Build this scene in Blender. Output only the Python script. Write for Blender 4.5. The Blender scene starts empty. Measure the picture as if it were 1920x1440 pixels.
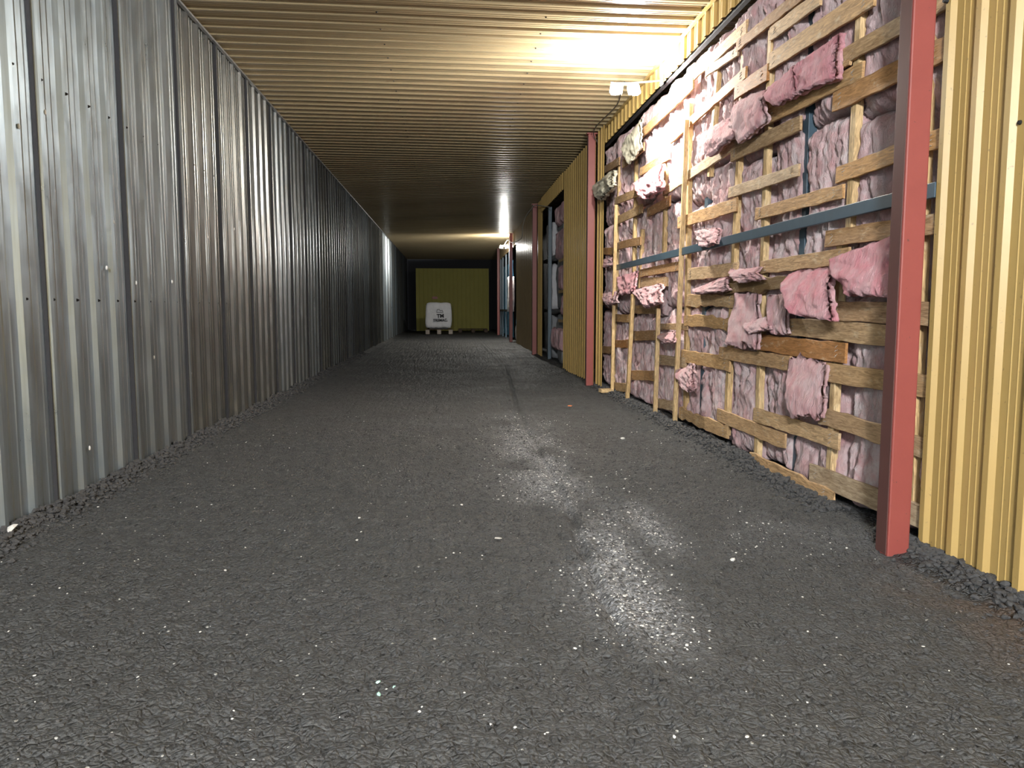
import bpy, bmesh, math, random
import numpy as np
from mathutils import Vector, Matrix
SC = bpy.context.scene
C = SC.collection
random.seed(7)
RNG = np.random.default_rng(11)

# ------------------------------------------------------------------ camera
cd = bpy.data.cameras.new('camera'); cam = bpy.data.objects.new('camera', cd); C.objects.link(cam)
cd.sensor_fit = 'HORIZONTAL'; cd.sensor_width = 36.0; cd.lens = 36.0 * 1450 / 1920
cam.location = (0, 0, 1.4)
PITCH, YAW = math.atan(142 / 1450), math.atan(116 / 1450 * math.cos(math.atan(142 / 1450)))
cam.rotation_euler = (math.pi / 2 - PITCH, 0, -YAW)
cd.clip_end = 200; cd.clip_start = 0.05
SC.camera = cam

# ------------------------------------------------------------------ world, daylight at the tunnel mouth, exposure
w = bpy.data.worlds.new('world'); SC.world = w; w.use_nodes = True
bg = w.node_tree.nodes['Background']; bg.inputs[0].default_value = (0.86, 0.94, 1.0, 1); bg.inputs[1].default_value = 0.7
def lamp_light(name, loc, power, col, r):
    l = bpy.data.lights.new(name, 'POINT'); l.energy = power; l.color = col; l.shadow_soft_size = r
    o = bpy.data.objects.new(name, l); C.objects.link(o); o.location = loc; return o
lamp_light('lamp_behind_the_viewer', (-1.2, -4.6, 3.9), 4700, (0.98, 0.99, 1.0), 0.4)      # the tunnel's next flood lamp, behind the viewer
SC.view_settings.view_transform = 'Standard'; SC.view_settings.look = 'None'
SC.view_settings.gamma = 1; SC.view_settings.use_curve_mapping = False
SC.view_settings.exposure = 0.18
SC.cycles.max_bounces = 8; SC.cycles.diffuse_bounces = 4; SC.cycles.glossy_bounces = 4
SC.cycles.use_denoising = True
SC.cycles.sample_clamp_indirect = 6.0

# ------------------------------------------------------------------ helpers
def tag(o, label=None, cat=None, group=None, kind=None):
    if label: o['label'] = label
    if cat: o['category'] = cat
    if group: o['group'] = group
    if kind: o['kind'] = kind
    return o
def empty(name, loc, label, cat, group=None):
    o = bpy.data.objects.new(name, None); C.objects.link(o); o.location = loc; o.empty_display_size = 0.1
    return tag(o, label, cat, group)
def link(name, me, mat=None, parent=None, loc=None):
    o = bpy.data.objects.new(name, me); C.objects.link(o)
    if mat is not None:
        for m in (mat if isinstance(mat, (list, tuple)) else [mat]): me.materials.append(m)
    if parent is not None:
        o.parent = parent; o.matrix_parent_inverse = Matrix.Translation(-Vector(parent.location))
    if loc is not None: o.location = loc
    return o
def mesh_np(name, v, f, smooth=False, mats=None):
    """v (n,3); f (m,k) of one polygon size"""
    v = np.asarray(v, np.float32); f = np.asarray(f, np.int32); k = f.shape[1]
    me = bpy.data.meshes.new(name)
    me.vertices.add(len(v)); me.vertices.foreach_set('co', v.ravel())
    me.loops.add(f.size); me.loops.foreach_set('vertex_index', f.ravel())
    me.polygons.add(len(f)); me.polygons.foreach_set('loop_start', np.arange(0, f.size, k, dtype=np.int32))
    if mats is not None: me.polygons.foreach_set('material_index', np.asarray(mats, np.int32))
    me.update(calc_edges=True); me.validate()
    me.polygons.foreach_set('use_smooth', np.full(len(me.polygons), smooth))
    return me
def from_bm(name, bm, smooth=False):
    me = bpy.data.meshes.new(name); bm.normal_update(); bm.to_mesh(me); bm.free()
    me.polygons.foreach_set('use_smooth', np.full(len(me.polygons), smooth)); return me
def bm_box(bm, c, s, rot=None, bevel=0.0):
    r = bmesh.ops.create_cube(bm, size=1.0)['verts']
    bmesh.ops.scale(bm, vec=s, verts=r)
    if bevel: 
        e = list({e for v in r for e in v.link_edges})
        r = list({v for f in bmesh.ops.bevel(bm, geom=e, offset=bevel, segments=2, profile=0.6, affect='EDGES')['faces'] for v in f.verts} | {v for v in r if v.is_valid})
    if rot is not None: bmesh.ops.transform(bm, matrix=rot, verts=r)
    bmesh.ops.translate(bm, vec=c, verts=r); return r
def bm_cyl(bm, a, b, r1, r2=None, n=14):
    a, b = Vector(a), Vector(b); d = b - a
    m = Matrix.Translation((a + b) / 2) @ d.to_track_quat('Z', 'Y').to_matrix().to_4x4()
    bmesh.ops.create_cone(bm, cap_ends=True, segments=n, radius1=r1, radius2=r1 if r2 is None else r2, depth=d.length, matrix=m)
def tube(name, pts, r, mat, parent=None):
    """a cable swept along pts"""
    P = [Vector(p) for p in pts]; Q = []
    for i in range(len(P) - 1):                       # Catmull-Rom
        p0, p1, p2, p3 = P[max(i - 1, 0)], P[i], P[i + 1], P[min(i + 2, len(P) - 1)]
        for k in range(8):
            t = k / 8; Q.append(0.5 * ((2 * p1) + (p2 - p0) * t + (2 * p0 - 5 * p1 + 4 * p2 - p3) * t * t + (3 * p1 - p0 - 3 * p2 + p3) * t ** 3))
    Q.append(P[-1]); n = 8; V = []
    for i, q in enumerate(Q):
        d = (Q[min(i + 1, len(Q) - 1)] - Q[max(i - 1, 0)]).normalized(); a = d.orthogonal().normalized(); b = d.cross(a)
        for k in range(n):
            V.append(q + (a * math.cos(2 * math.pi * k / n) + b * math.sin(2 * math.pi * k / n)) * r)
    F = [(i * n + k, i * n + (k + 1) % n, (i + 1) * n + (k + 1) % n, (i + 1) * n + k) for i in range(len(Q) - 1) for k in range(n)]
    return link(name, mesh_np(name, [tuple(v) for v in V], F, True), mat, parent)
def vnoise(x, y, seed=0):
    """smooth value noise, about -1..1"""
    t = np.random.default_rng(1000 + seed).uniform(-1, 1, (64, 64))
    xi, yi = np.floor(x).astype(int), np.floor(y).astype(int); fx, fy = x - xi, y - yi
    fx = fx * fx * (3 - 2 * fx); fy = fy * fy * (3 - 2 * fy)
    a, b, c, d = t[xi % 64, yi % 64], t[(xi + 1) % 64, yi % 64], t[xi % 64, (yi + 1) % 64], t[(xi + 1) % 64, (yi + 1) % 64]
    return a * (1 - fx) * (1 - fy) + b * fx * (1 - fy) + c * (1 - fx) * fy + d * fx * fy
def fbm(x, y, seed=0, octv=4):
    s = 0; a = 1.0
    for k in range(octv): s = s + a * vnoise(x * 2 ** k + 3.7 * k, y * 2 ** k + 9.1 * k, seed + k); a *= 0.5
    return s

# ------------------------------------------------------------------ materials
class Mat:
    def __init__(s, name, rough=0.6, metal=0.0, spec=0.5):
        s.m = bpy.data.materials.new(name); s.m.use_nodes = True; s.t = s.m.node_tree; s.b = s.t.nodes['Principled BSDF']
        s.b.inputs['Roughness'].default_value = rough; s.b.inputs['Metallic'].default_value = metal
        s.b.inputs['Specular IOR Level'].default_value = spec
    def n(s, typ, **kw):
        nd = s.t.nodes.new('ShaderNode' + typ)
        for k, v in kw.items():
            if hasattr(nd, k): setattr(nd, k, v)
            else: nd.inputs[k].default_value = v
        return nd
    def l(s, a, b): s.t.links.new(a, b)
    def coord(s, scale=(1, 1, 1), kind='Object'):
        tc = s.n('TexCoord'); mp = s.n('Mapping'); mp.inputs['Scale'].default_value = scale; s.l(tc.outputs[kind], mp.inputs[0]); return mp.outputs[0]
    def noise(s, co, scale, detail=4, rough=0.55, dist=0.0):
        nd = s.n('TexNoise'); nd.inputs['Scale'].default_value = scale; nd.inputs['Detail'].default_value = detail
        nd.inputs['Roughness'].default_value = rough; nd.inputs['Distortion'].default_value = dist; s.l(co, nd.inputs['Vector']); return nd.outputs['Fac']
    def ramp(s, fac, stops, interp='LINEAR'):
        nd = s.n('ValToRGB'); r = nd.color_ramp; r.interpolation = interp
        while len(r.elements) < len(stops): r.elements.new(0.5)
        for e, (p, c) in zip(r.elements, stops): e.position = p; e.color = (*c, 1) if len(c) == 3 else c
        s.l(fac, nd.inputs[0]); return nd.outputs[0]
    def mix(s, fac, a, b, blend='MIX'):
        nd = s.n('Mix', data_type='RGBA', blend_type=blend)
        for sock, v in ((nd.inputs[0], fac), (nd.inputs[6], a), (nd.inputs[7], b)):
            if hasattr(v, 'links'): s.l(v, sock)
            elif isinstance(v, (int, float)): sock.default_value = v
            else: sock.default_value = (*v, 1)
        return nd.outputs[2]
    def math(s, op, a, b=0.0):
        nd = s.n('Math', operation=op)
        for i, v in enumerate((a, b)):
            if hasattr(v, 'links'): s.l(v, nd.inputs[i])
            else: nd.inputs[i].default_value = v
        return nd.outputs[0]
    def col(s, v):
        if hasattr(v, 'links'): s.l(v, s.b.inputs['Base Color'])
        else: s.b.inputs['Base Color'].default_value = (*v, 1)
        return s
    def bump(s, h, strength=0.3, dist=0.01):
        nd = s.n('Bump'); nd.inputs['Strength'].default_value = strength; nd.inputs['Distance'].default_value = dist
        s.l(h, nd.inputs['Height']); s.l(nd.outputs[0], s.b.inputs['Normal']); return s
    def rough(s, v): s.l(v, s.b.inputs['Roughness']); return s
    def rand(s): return s.n('ObjectInfo').outputs['Random']

def m_zinc():
    m = Mat('galvanised_sheet', 0.34, 0.80)
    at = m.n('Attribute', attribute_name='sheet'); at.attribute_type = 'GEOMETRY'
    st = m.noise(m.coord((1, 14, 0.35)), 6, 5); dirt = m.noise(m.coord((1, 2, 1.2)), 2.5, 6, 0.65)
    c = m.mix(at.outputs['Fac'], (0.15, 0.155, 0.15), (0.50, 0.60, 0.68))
    c = m.mix(m.math('MULTIPLY', st, 0.55), c, (0.17, 0.17, 0.155))
    sep = m.n('SeparateXYZ'); m.l(m.coord(), sep.inputs[0])
    low = m.math('MULTIPLY', m.ramp(sep.outputs['Z'], [(0.0, (1, 1, 1)), (0.9, (0, 0, 0))]), m.ramp(dirt, [(0.4, (0, 0, 0)), (0.65, (1, 1, 1))]))
    c = m.mix(m.math('MULTIPLY', low, 0.5), c, (0.33, 0.31, 0.25)); m.col(c)
    m.rough(m.ramp(dirt, [(0.3, (0.27,) * 3), (0.75, (0.45,) * 3)])); m.bump(m.noise(m.coord((1, 1, 0.4)), 3, 3), 0.15, 0.02)
    return m.m
def m_yellow(name, a=(0.44, 0.30, 0.105), b=(0.36, 0.242, 0.084), rough=0.38):
    m = Mat(name, rough)
    d = m.noise(m.coord((1, 1, 1)), 1.6, 6, 0.6); sp = m.noise(m.coord(), 45, 3)
    c = m.mix(d, a, b); c = m.mix(m.math('MULTIPLY', m.ramp(sp, [(0.66, (0, 0, 0)), (0.74, (1, 1, 1))]), 0.6), c, (0.12, 0.09, 0.05)); m.col(c)
    m.bump(m.noise(m.coord(), 4, 3), 0.12, 0.01); return m.m
def m_paint(name, a, b, rough=0.5, sc=6.0):
    m = Mat(name, rough); d = m.noise(m.coord(), sc, 6, 0.65)
    c = m.mix(d, a, b); ch = m.ramp(m.noise(m.coord(), 22, 4, 0.7), [(0.68, (0, 0, 0)), (0.72, (1, 1, 1))])
    c = m.mix(m.math('MULTIPLY', ch, 0.7), c, (0.05, 0.035, 0.03)); m.col(c); m.bump(d, 0.1, 0.005); return m.m
def m_wood(name, tones, rough=0.75):
    m = Mat(name, rough, 0, 0.25); r = m.rand()
    co = m.n('TexCoord').outputs['Object']; ad = m.n('VectorMath', operation='ADD'); m.l(co, ad.inputs[0])
    cx = m.n('CombineXYZ'); m.l(m.math('MULTIPLY', r, 37.0), cx.inputs[0]); m.l(m.math('MULTIPLY', r, 11.0), cx.inputs[2]); m.l(cx.outputs[0], ad.inputs[1])
    mp = m.n('Mapping'); mp.inputs['Scale'].default_value = (1.1, 9, 9); m.l(ad.outputs[0], mp.inputs[0])
    g = m.noise(mp.outputs[0], 5.5, 7, 0.62, 1.6); mp2 = m.n('Mapping'); mp2.inputs['Scale'].default_value = (2.0, 5, 5); m.l(ad.outputs[0], mp2.inputs[0])
    blot = m.noise(mp2.outputs[0], 1.6, 4, 0.6)
    base = m.ramp(r, [(i / (len(tones) - 1), t) for i, t in enumerate(tones)])
    c = m.mix(m.ramp(g, [(0.35, (0, 0, 0)), (0.68, (1, 1, 1))]), base, m.mix(0.68, base, (0.09, 0.042, 0.015)))
    c = m.mix(m.ramp(blot, [(0.54, (0, 0, 0)), (0.78, (0.6,) * 3)]), c, (0.22, 0.13, 0.06))
    pale = m.ramp(m.noise(mp2.outputs[0], 3.0, 5, 0.7), [(0.56, (0, 0, 0)), (0.72, (0.6,) * 3)])
    c = m.mix(pale, c, (0.66, 0.55, 0.38)); m.col(c); m.bump(g, 0.5, 0.006); return m.m
def m_wool(name, pink, pale, dark):
    m = Mat(name, 1.0, 0, 0.05); co = m.coord((1, 1, 0.7)); n1 = m.noise(co, 5.5, 6, 0.62, 0.8); n2 = m.noise(m.coord((1, 1, 0.45)), 17, 7, 0.72, 1.2); r = m.rand()
    c = m.mix(m.ramp(n1, [(0.36, (0, 0, 0)), (0.62, (1, 1, 1))]), pink, pale)
    c = m.mix(m.math('MULTIPLY', m.ramp(n2, [(0.36, (1, 1, 1)), (0.5, (0, 0, 0))]), 0.45), c, dark)
    c = m.mix(m.math('MULTIPLY', r, 0.35), c, dark); m.col(c)
    m.b.inputs['Sheen Weight'].default_value = 0.25; m.b.inputs['Sheen Roughness'].default_value = 0.5
    m.bump(m.math('ADD', n2, m.math('MULTIPLY', m.noise(m.coord((1, 1, 0.4)), 60, 5, 0.8), 0.5)), 1.0, 0.045); return m.m
def m_floor():
    m = Mat('crushed_dark_gravel', 0.6, 0, 0.4); co = m.coord()
    big = m.noise(co, 0.9, 5, 0.6); mid = m.noise(co, 9, 6, 0.7); fine = m.noise(co, 75, 4, 0.75)
    vo = m.n('TexVoronoi', feature='F1'); vo.inputs['Scale'].default_value = 55; m.l(co, vo.inputs['Vector'])
    vc = m.n('TexVoronoi', feature='DISTANCE_TO_EDGE'); vc.inputs['Scale'].default_value = 24; m.l(co, vc.inputs['Vector'])
    c = m.mix(m.ramp(mid, [(0.3, (0, 0, 0)), (0.7, (1, 1, 1))]), (0.036, 0.038, 0.041), (0.098, 0.102, 0.106))
    c = m.mix(m.ramp(big, [(0.35, (0, 0, 0)), (0.7, (0.7,) * 3)]), c, (0.075, 0.077, 0.076))
    c = m.mix(m.ramp(fine, [(0.3, (1, 1, 1)), (0.5, (0, 0, 0))]), c, (0.012, 0.012, 0.013))
    sx = m.n('SeparateColor'); m.l(vo.outputs['Color'], sx.inputs[0])
    at = m.n('Attribute', attribute_name='dust_sheen'); df = m.math('MULTIPLY', at.outputs['Fac'], m.ramp(m.noise(co, 38, 6, 0.8), [(0.42, (0, 0, 0)), (0.56, (1, 1, 1))]))
    c = m.mix(m.math('MULTIPLY', df, 0.9), c, (0.42, 0.43, 0.45))  # pale dusty tone that also carries the painted lamp sheen
    spk = m.math('MULTIPLY', m.math('GREATER_THAN', sx.outputs[0], 0.994), m.math('LESS_THAN', vo.outputs['Distance'], 0.35))
    c = m.mix(spk, c, (0.42, 0.42, 0.40))
    w_ = m.n('Attribute', attribute_name='earth'); c = m.mix(m.math('MULTIPLY', w_.outputs['Fac'], 0.7), c, (0.095, 0.06, 0.04)); m.col(c)
    m.rough(m.ramp(big, [(0.3, (0.55,) * 3), (0.7, (0.8,) * 3)]))
    h = m.math('ADD', m.math('MULTIPLY', mid, 0.9), m.math('MULTIPLY', fine, 0.35)); h = m.math('SUBTRACT', h, m.math('MULTIPLY', vo.outputs['Distance'], 0.5))
    h = m.math('ADD', h, m.math('MULTIPLY', m.ramp(vc.outputs['Distance'], [(0.0, (0, 0, 0)), (0.12, (1, 1, 1))]), 0.25))
    m.bump(h, 1.0, 0.04); return m.m
def m_rock(name, a, b):
    m = Mat(name, 0.8, 0, 0.3); n = m.noise(m.coord(), 30, 5, 0.7); m.col(m.mix(n, a, b)); m.bump(n, 0.5, 0.01); return m.m
def m_plain(name, c, rough=0.6, metal=0.0):
    m = Mat(name, rough, metal); n = m.noise(m.coord(), 14, 4); m.col(m.mix(n, c, tuple(x * 0.75 for x in c))); return m.m
def m_cloth(name, c, rough=0.8):
    m = Mat(name, rough, 0, 0.2); n = m.noise(m.coord(), 5, 5, 0.6, 0.6); f = m.noise(m.coord(), 30, 3)
    m.col(m.mix(n, c, tuple(x * 0.7 for x in c))); m.bump(m.math('ADD', n, m.math('MULTIPLY', f, 0.15)), 0.6, 0.05); return m.m
def m_emit(name, c, s):
    m = Mat(name, 0.4); m.col(c); m.b.inputs['Emission Color'].default_value = (*c, 1); m.b.inputs['Emission Strength'].default_value = s; return m.m
M = dict(
    zinc=m_zinc(), yellow=m_yellow('tan_coated_sheet'), yceil=m_yellow('tan_ceiling_sheet', (0.38, 0.305, 0.185), (0.30, 0.24, 0.14), 0.28),
    shaded=m_yellow('shaded_tan_sheet', (0.22, 0.16, 0.08), (0.17, 0.12, 0.06)),  # darker tan copy: dimness of the far bays painted into the colour
    yend=m_yellow('olive_coated_sheet', (0.31, 0.285, 0.072), (0.24, 0.22, 0.055), 0.8), red=m_paint('red_oxide_paint', (0.28, 0.066, 0.054), (0.22, 0.05, 0.042), 0.45),
    brown_side=m_paint('dark_brown_side', (0.10, 0.04, 0.034), (0.075, 0.03, 0.026), 0.6),
    blue=m_paint('blue_grey_paint', (0.06, 0.10, 0.135), (0.035, 0.06, 0.08), 0.45, 9), plank=m_wood('sawn_pine', [(0.62, 0.39, 0.18), (0.52, 0.37, 0.22), (0.68, 0.45, 0.23), (0.46, 0.21, 0.07), (0.58, 0.44, 0.28), (0.64, 0.36, 0.14), (0.50, 0.40, 0.28), (0.72, 0.50, 0.28), (0.40, 0.22, 0.10), (0.64, 0.44, 0.24)]),
    stud=m_wood('pale_stud_pine', [(0.74, 0.52, 0.26), (0.68, 0.47, 0.23), (0.78, 0.57, 0.31)]),
    log=m_wood('dark_bark_wood', [(0.17, 0.11, 0.05), (0.2, 0.13, 0.06)]),
    wool=m_wool('pink_glass_wool', (0.82, 0.47, 0.48), (0.93, 0.80, 0.80), (0.50, 0.30, 0.31)),
    flap=m_wool('bright_pink_wool', (0.88, 0.44, 0.47), (0.92, 0.68, 0.69), (0.60, 0.32, 0.34)),
    hot=m_wool('hot_pink_wool', (0.90, 0.33, 0.39), (0.92, 0.55, 0.58), (0.66, 0.28, 0.32)),
    floor=m_floor(), rock=m_rock('dark_crushed_stone', (0.035, 0.035, 0.037), (0.075, 0.075, 0.076)), palerock=m_rock('pale_stone', (0.75, 0.74, 0.70), (0.55, 0.54, 0.51)),
    dark=m_plain('dark_board', (0.03, 0.03, 0.034), 0.9), black=m_plain('black_plastic', (0.012, 0.012, 0.013), 0.5), steel=m_plain('dull_steel', (0.4, 0.4, 0.4), 0.45, 0.7),
    bag=m_cloth('white_woven_bag', (0.80, 0.80, 0.82)), greybag=m_cloth('grey_woven_bag', (0.36, 0.37, 0.38)), film=m_cloth('cream_plastic_film', (0.7, 0.66, 0.52), 0.4),
    tarp=m_cloth('blue_tarpaulin', (0.10, 0.36, 0.58), 0.55), ink=m_plain('black_print', (0.01, 0.01, 0.012), 0.7), grey_ink=m_plain('grey_print', (0.13, 0.13, 0.14), 0.7),
    palewood=m_wood('weathered_pallet_wood', [(0.55, 0.5, 0.45), (0.5, 0.46, 0.4)]), darkwood=m_wood('dark_pallet_wood', [(0.08, 0.07, 0.06), (0.06, 0.05, 0.045)]),
    glint=m_plain('pale_dent_glint', (0.75, 0.75, 0.73), 0.5), cable=m_plain('pale_cable_sheath', (0.55, 0.52, 0.45), 0.5), darkcable=m_plain('dark_cable_sheath', (0.08, 0.075, 0.07), 0.5),
    lens=m_emit('lit_lamp_lens', (1.0, 0.97, 0.86), 60.0), mint=m_plain('mint_chip', (0.5, 0.85, 0.7), 0.35), orange=m_plain('orange_scrap', (0.6, 0.18, 0.06), 0.6))

# ------------------------------------------------------------------ measured positions on the timber wall (metres)
PLANKS = [
    (8.80, 4.077, 3.917, 7.18, 4.017, 3.921),
    (8.30, 3.933, 3.843, 7.36, 3.857, 3.773),
    (7.39, 3.906, 3.806, 5.93, 3.851, 3.756),
    (6.64, 3.768, 3.669, 5.73, 3.747, 3.612),
    (6.62, 3.580, 3.391, 4.97, 3.455, 3.347),
    (7.40, 3.499, 3.384, 6.63, 3.489, 3.327),
    (9.61, 3.536, 3.418, 7.17, 3.615, 3.509),
    (11.15, 3.922, 3.779, 8.72, 3.954, 3.837),
    (12.24, 3.690, 3.582, 10.89, 3.712, 3.587),
    (11.15, 3.400, 3.279, 9.65, 3.350, 3.245),
    (5.46, 3.200, 3.077, 4.20, 3.136, 3.032),
    (5.43, 3.098, 3.061, 5.23, 3.084, 3.045),
    (6.64, 3.104, 2.968, 5.09, 3.020, 2.908),
    (5.46, 2.919, 2.784, 4.19, 2.888, 2.750),
    (7.45, 2.926, 2.804, 5.96, 2.896, 2.769),
    (9.91, 2.942, 2.820, 7.24, 3.020, 2.921),
    (9.20, 2.490, 2.339, 7.28, 2.447, 2.326),
    (7.48, 2.567, 2.475, 5.96, 2.524, 2.417),
    (5.38, 2.389, 2.288, 4.19, 2.403, 2.278),
    (6.81, 2.289, 2.180, 5.27, 2.260, 2.157),
    (5.48, 1.949, 1.842, 4.20, 1.935, 1.810),
    (6.68, 1.815, 1.690, 5.16, 1.821, 1.712),
    (8.76, 1.856, 1.716, 7.22, 1.843, 1.712),
    (7.52, 1.641, 1.552, 6.12, 1.670, 1.533),
    (8.80, 1.553, 1.437, 7.29, 1.538, 1.400),
    (8.84, 1.338, 1.221, 7.42, 1.306, 1.171),
    (5.37, 1.446, 1.313, 4.21, 1.439, 1.298),
    (6.09, 1.318, 1.181, 4.43, 1.302, 1.156),
    (6.68, 1.169, 1.028, 5.14, 1.166, 1.023),
    (7.62, 1.014, 0.901, 5.99, 1.026, 0.894),
    (5.46, 1.007, 0.879, 4.23, 1.022, 0.875),
    (8.94, 0.911, 0.779, 7.36, 0.933, 0.767),
    (6.69, 0.510, 0.391, 5.17, 0.532, 0.402),
    (5.50, 0.670, 0.536, 4.23, 0.655, 0.538),
    (7.67, 0.373, 0.253, 6.05, 0.390, 0.250),
    (6.75, 0.090, 0.008, 5.23, 0.106, 0.014),
    (5.62, 0.224, 0.094, 4.23, 0.261, 0.105),
    (8.97, 0.228, 0.113, 7.36, 0.242, 0.095),
    (10.99, 1.954, 1.841, 9.08, 1.954, 1.840),
    (11.01, 1.819, 1.705, 9.63, 1.808, 1.667),
    (12.77, 1.303, 1.170, 11.61, 1.311, 1.190),
    (12.74, 0.877, 0.744, 11.59, 0.924, 0.803),
    (11.38, 1.455, 1.321, 10.06, 1.442, 1.323),
    (11.36, 1.068, 0.926, 10.04, 1.106, 0.973),
    (11.42, 0.474, 0.322, 10.03, 0.570, 0.436),
    (9.97, 1.198, 1.115, 8.77, 1.228, 1.148),
    (9.94, 0.795, 0.662, 8.77, 0.840, 0.711),
    (9.90, 0.222, 0.096, 9.20, 0.278, 0.154),
    (13.84, 0.717, 0.592, 12.82, 0.767, 0.642),
    (12.83, 0.163, 0.028, 11.58, 0.249, 0.110),
    (12.50, 2.889, 2.753, 10.93, 2.861, 2.734),
    (12.59, 2.473, 2.343, 11.05, 2.419, 2.305),
    (13.94, 2.471, 2.357, 12.79, 2.411, 2.288),
    (12.80, 3.218, 3.079, 11.16, 3.125, 3.019),
    (13.73, 3.891, 3.761, 12.55, 3.824, 3.697),
    (10.65, 2.782, 2.651, 9.56, 2.779, 2.661),
    (13.88, 1.573, 1.458, 12.83, 1.569, 1.462),
]
STUDS = [
    (12.69, 3.76, 13.01, -0.00, 0.243),
    (11.55, 3.59, 11.63, 1.67, 0.202),
    (9.91, 3.71, 9.94, 2.07, 0.149),
    (8.98, 3.74, 8.87, 0.20, 0.184),
    (7.32, 3.80, 7.51, 0.13, 0.150),
    (6.69, 3.78, 6.72, 0.06, 0.160),
    (5.20, 3.42, 5.24, 1.91, 0.118),
    (5.34, 1.86, 5.38, 0.04, 0.113),
    (11.10, 2.53, 11.23, 1.70, 0.157),
    (8.04, 3.85, 8.21, 2.80, 0.131),
    (4.43, 3.07, 4.34, 0.17, 0.082),
]
UPRIGHTS = [
    (6.10, 3.68, 6.04, 0.03, 0.114),
    (8.37, 4.17, 8.53, 0.19, 0.176),
    (13.06, 4.20, 13.15, 0.10, 0.169),
]
LEANERS = [
    (12.39, 3.04, 12.54, 0.04, 0.201),
    (11.14, 1.60, 11.44, -0.04, 0.264),
    (9.76, 1.40, 9.83, 0.06, 0.204),
    (8.82, 3.52, 9.03, 0.09, 0.144),
]
FLAPS = {
    'f1': ((2.70, 6.57, 3.26), (2.70, 6.05, 3.28), (2.64, 5.83, 3.00), (2.64, 6.29, 3.03)),
    'f1b': ((2.71, 6.07, 3.28), (2.71, 5.35, 3.28), (2.66, 5.29, 2.97), (2.66, 5.89, 3.02)),
    'f2': ((2.69, 7.40, 3.33), (2.69, 6.59, 3.26), (2.62, 6.38, 2.94), (2.62, 6.97, 2.87)),
    'f3': ((2.69, 8.28, 3.26), (2.69, 7.33, 3.21), (2.60, 7.03, 2.96), (2.60, 7.75, 2.91)),
    'f4': ((2.66, 11.24, 3.19), (2.66, 9.76, 3.21), (2.55, 9.27, 2.84), (2.55, 10.11, 2.81)),
    'f5': ((2.60, 14.14, 3.58), (2.60, 12.38, 3.57), (2.55, 12.13, 3.29), (2.55, 13.25, 3.22)),
    'film': ((2.66, 12.06, 3.90), (2.66, 10.83, 4.01), (2.62, 10.61, 3.57), (2.62, 11.43, 3.50)),
    'f6': ((2.68, 11.23, 1.66), (2.68, 9.78, 1.71), (2.56, 9.28, 1.47), (2.56, 10.00, 1.41)),
    'f7': ((2.69, 8.36, 1.62), (2.69, 7.42, 1.71), (2.62, 7.22, 1.57), (2.62, 8.04, 1.54)),
    'f8': ((2.70, 7.31, 1.77), (2.70, 6.64, 1.76), (2.62, 6.39, 1.64), (2.62, 7.00, 1.64)),
    'f9': ((2.68, 6.01, 1.68), (2.68, 5.30, 1.68), (2.55, 5.04, 1.32), (2.55, 5.61, 1.35)),
    'f10': ((2.69, 5.35, 1.74), (2.69, 4.54, 1.84), (2.60, 4.36, 1.46), (2.60, 4.90, 1.49)),
    'f11': ((2.71, 6.41, 1.50), (2.71, 6.08, 1.54), (2.68, 5.98, 1.20), (2.68, 6.26, 1.18)),
    'f12': ((2.72, 7.21, 1.55), (2.72, 6.66, 1.54), (2.62, 6.42, 1.07), (2.62, 7.12, 1.06)),
    'f13': ((2.70, 6.90, 1.28), (2.70, 6.42, 1.34), (2.62, 6.18, 1.23), (2.62, 6.54, 1.18)),
    'f14': ((2.70, 9.05, 0.69), (2.70, 8.38, 0.76), (2.64, 8.18, 0.51), (2.64, 8.52, 0.47)),
    'f15': ((2.71, 5.98, 1.02), (2.71, 5.42, 1.02), (2.64, 5.25, 0.63), (2.64, 5.73, 0.53)),
    'f16': ((2.70, 13.59, 1.66), (2.70, 12.33, 1.68), (2.62, 12.03, 1.48), (2.62, 12.86, 1.45)),
    'f17': ((2.70, 9.81, 1.08), (2.70, 9.15, 1.12), (2.62, 8.87, 1.01), (2.62, 9.39, 0.97)),
    'f18': ((2.71, 12.39, 1.90), (2.71, 11.17, 1.94), (2.66, 11.07, 1.63), (2.66, 11.91, 1.61)),
    'f19': ((2.71, 8.47, 2.25), (2.71, 7.70, 2.20), (2.64, 7.55, 2.04), (2.64, 8.00, 2.04)),
    'f20': ((2.70, 13.63, 2.24), (2.70, 12.69, 2.24), (2.64, 12.48, 2.09), (2.64, 13.18, 2.09)),
}
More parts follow.
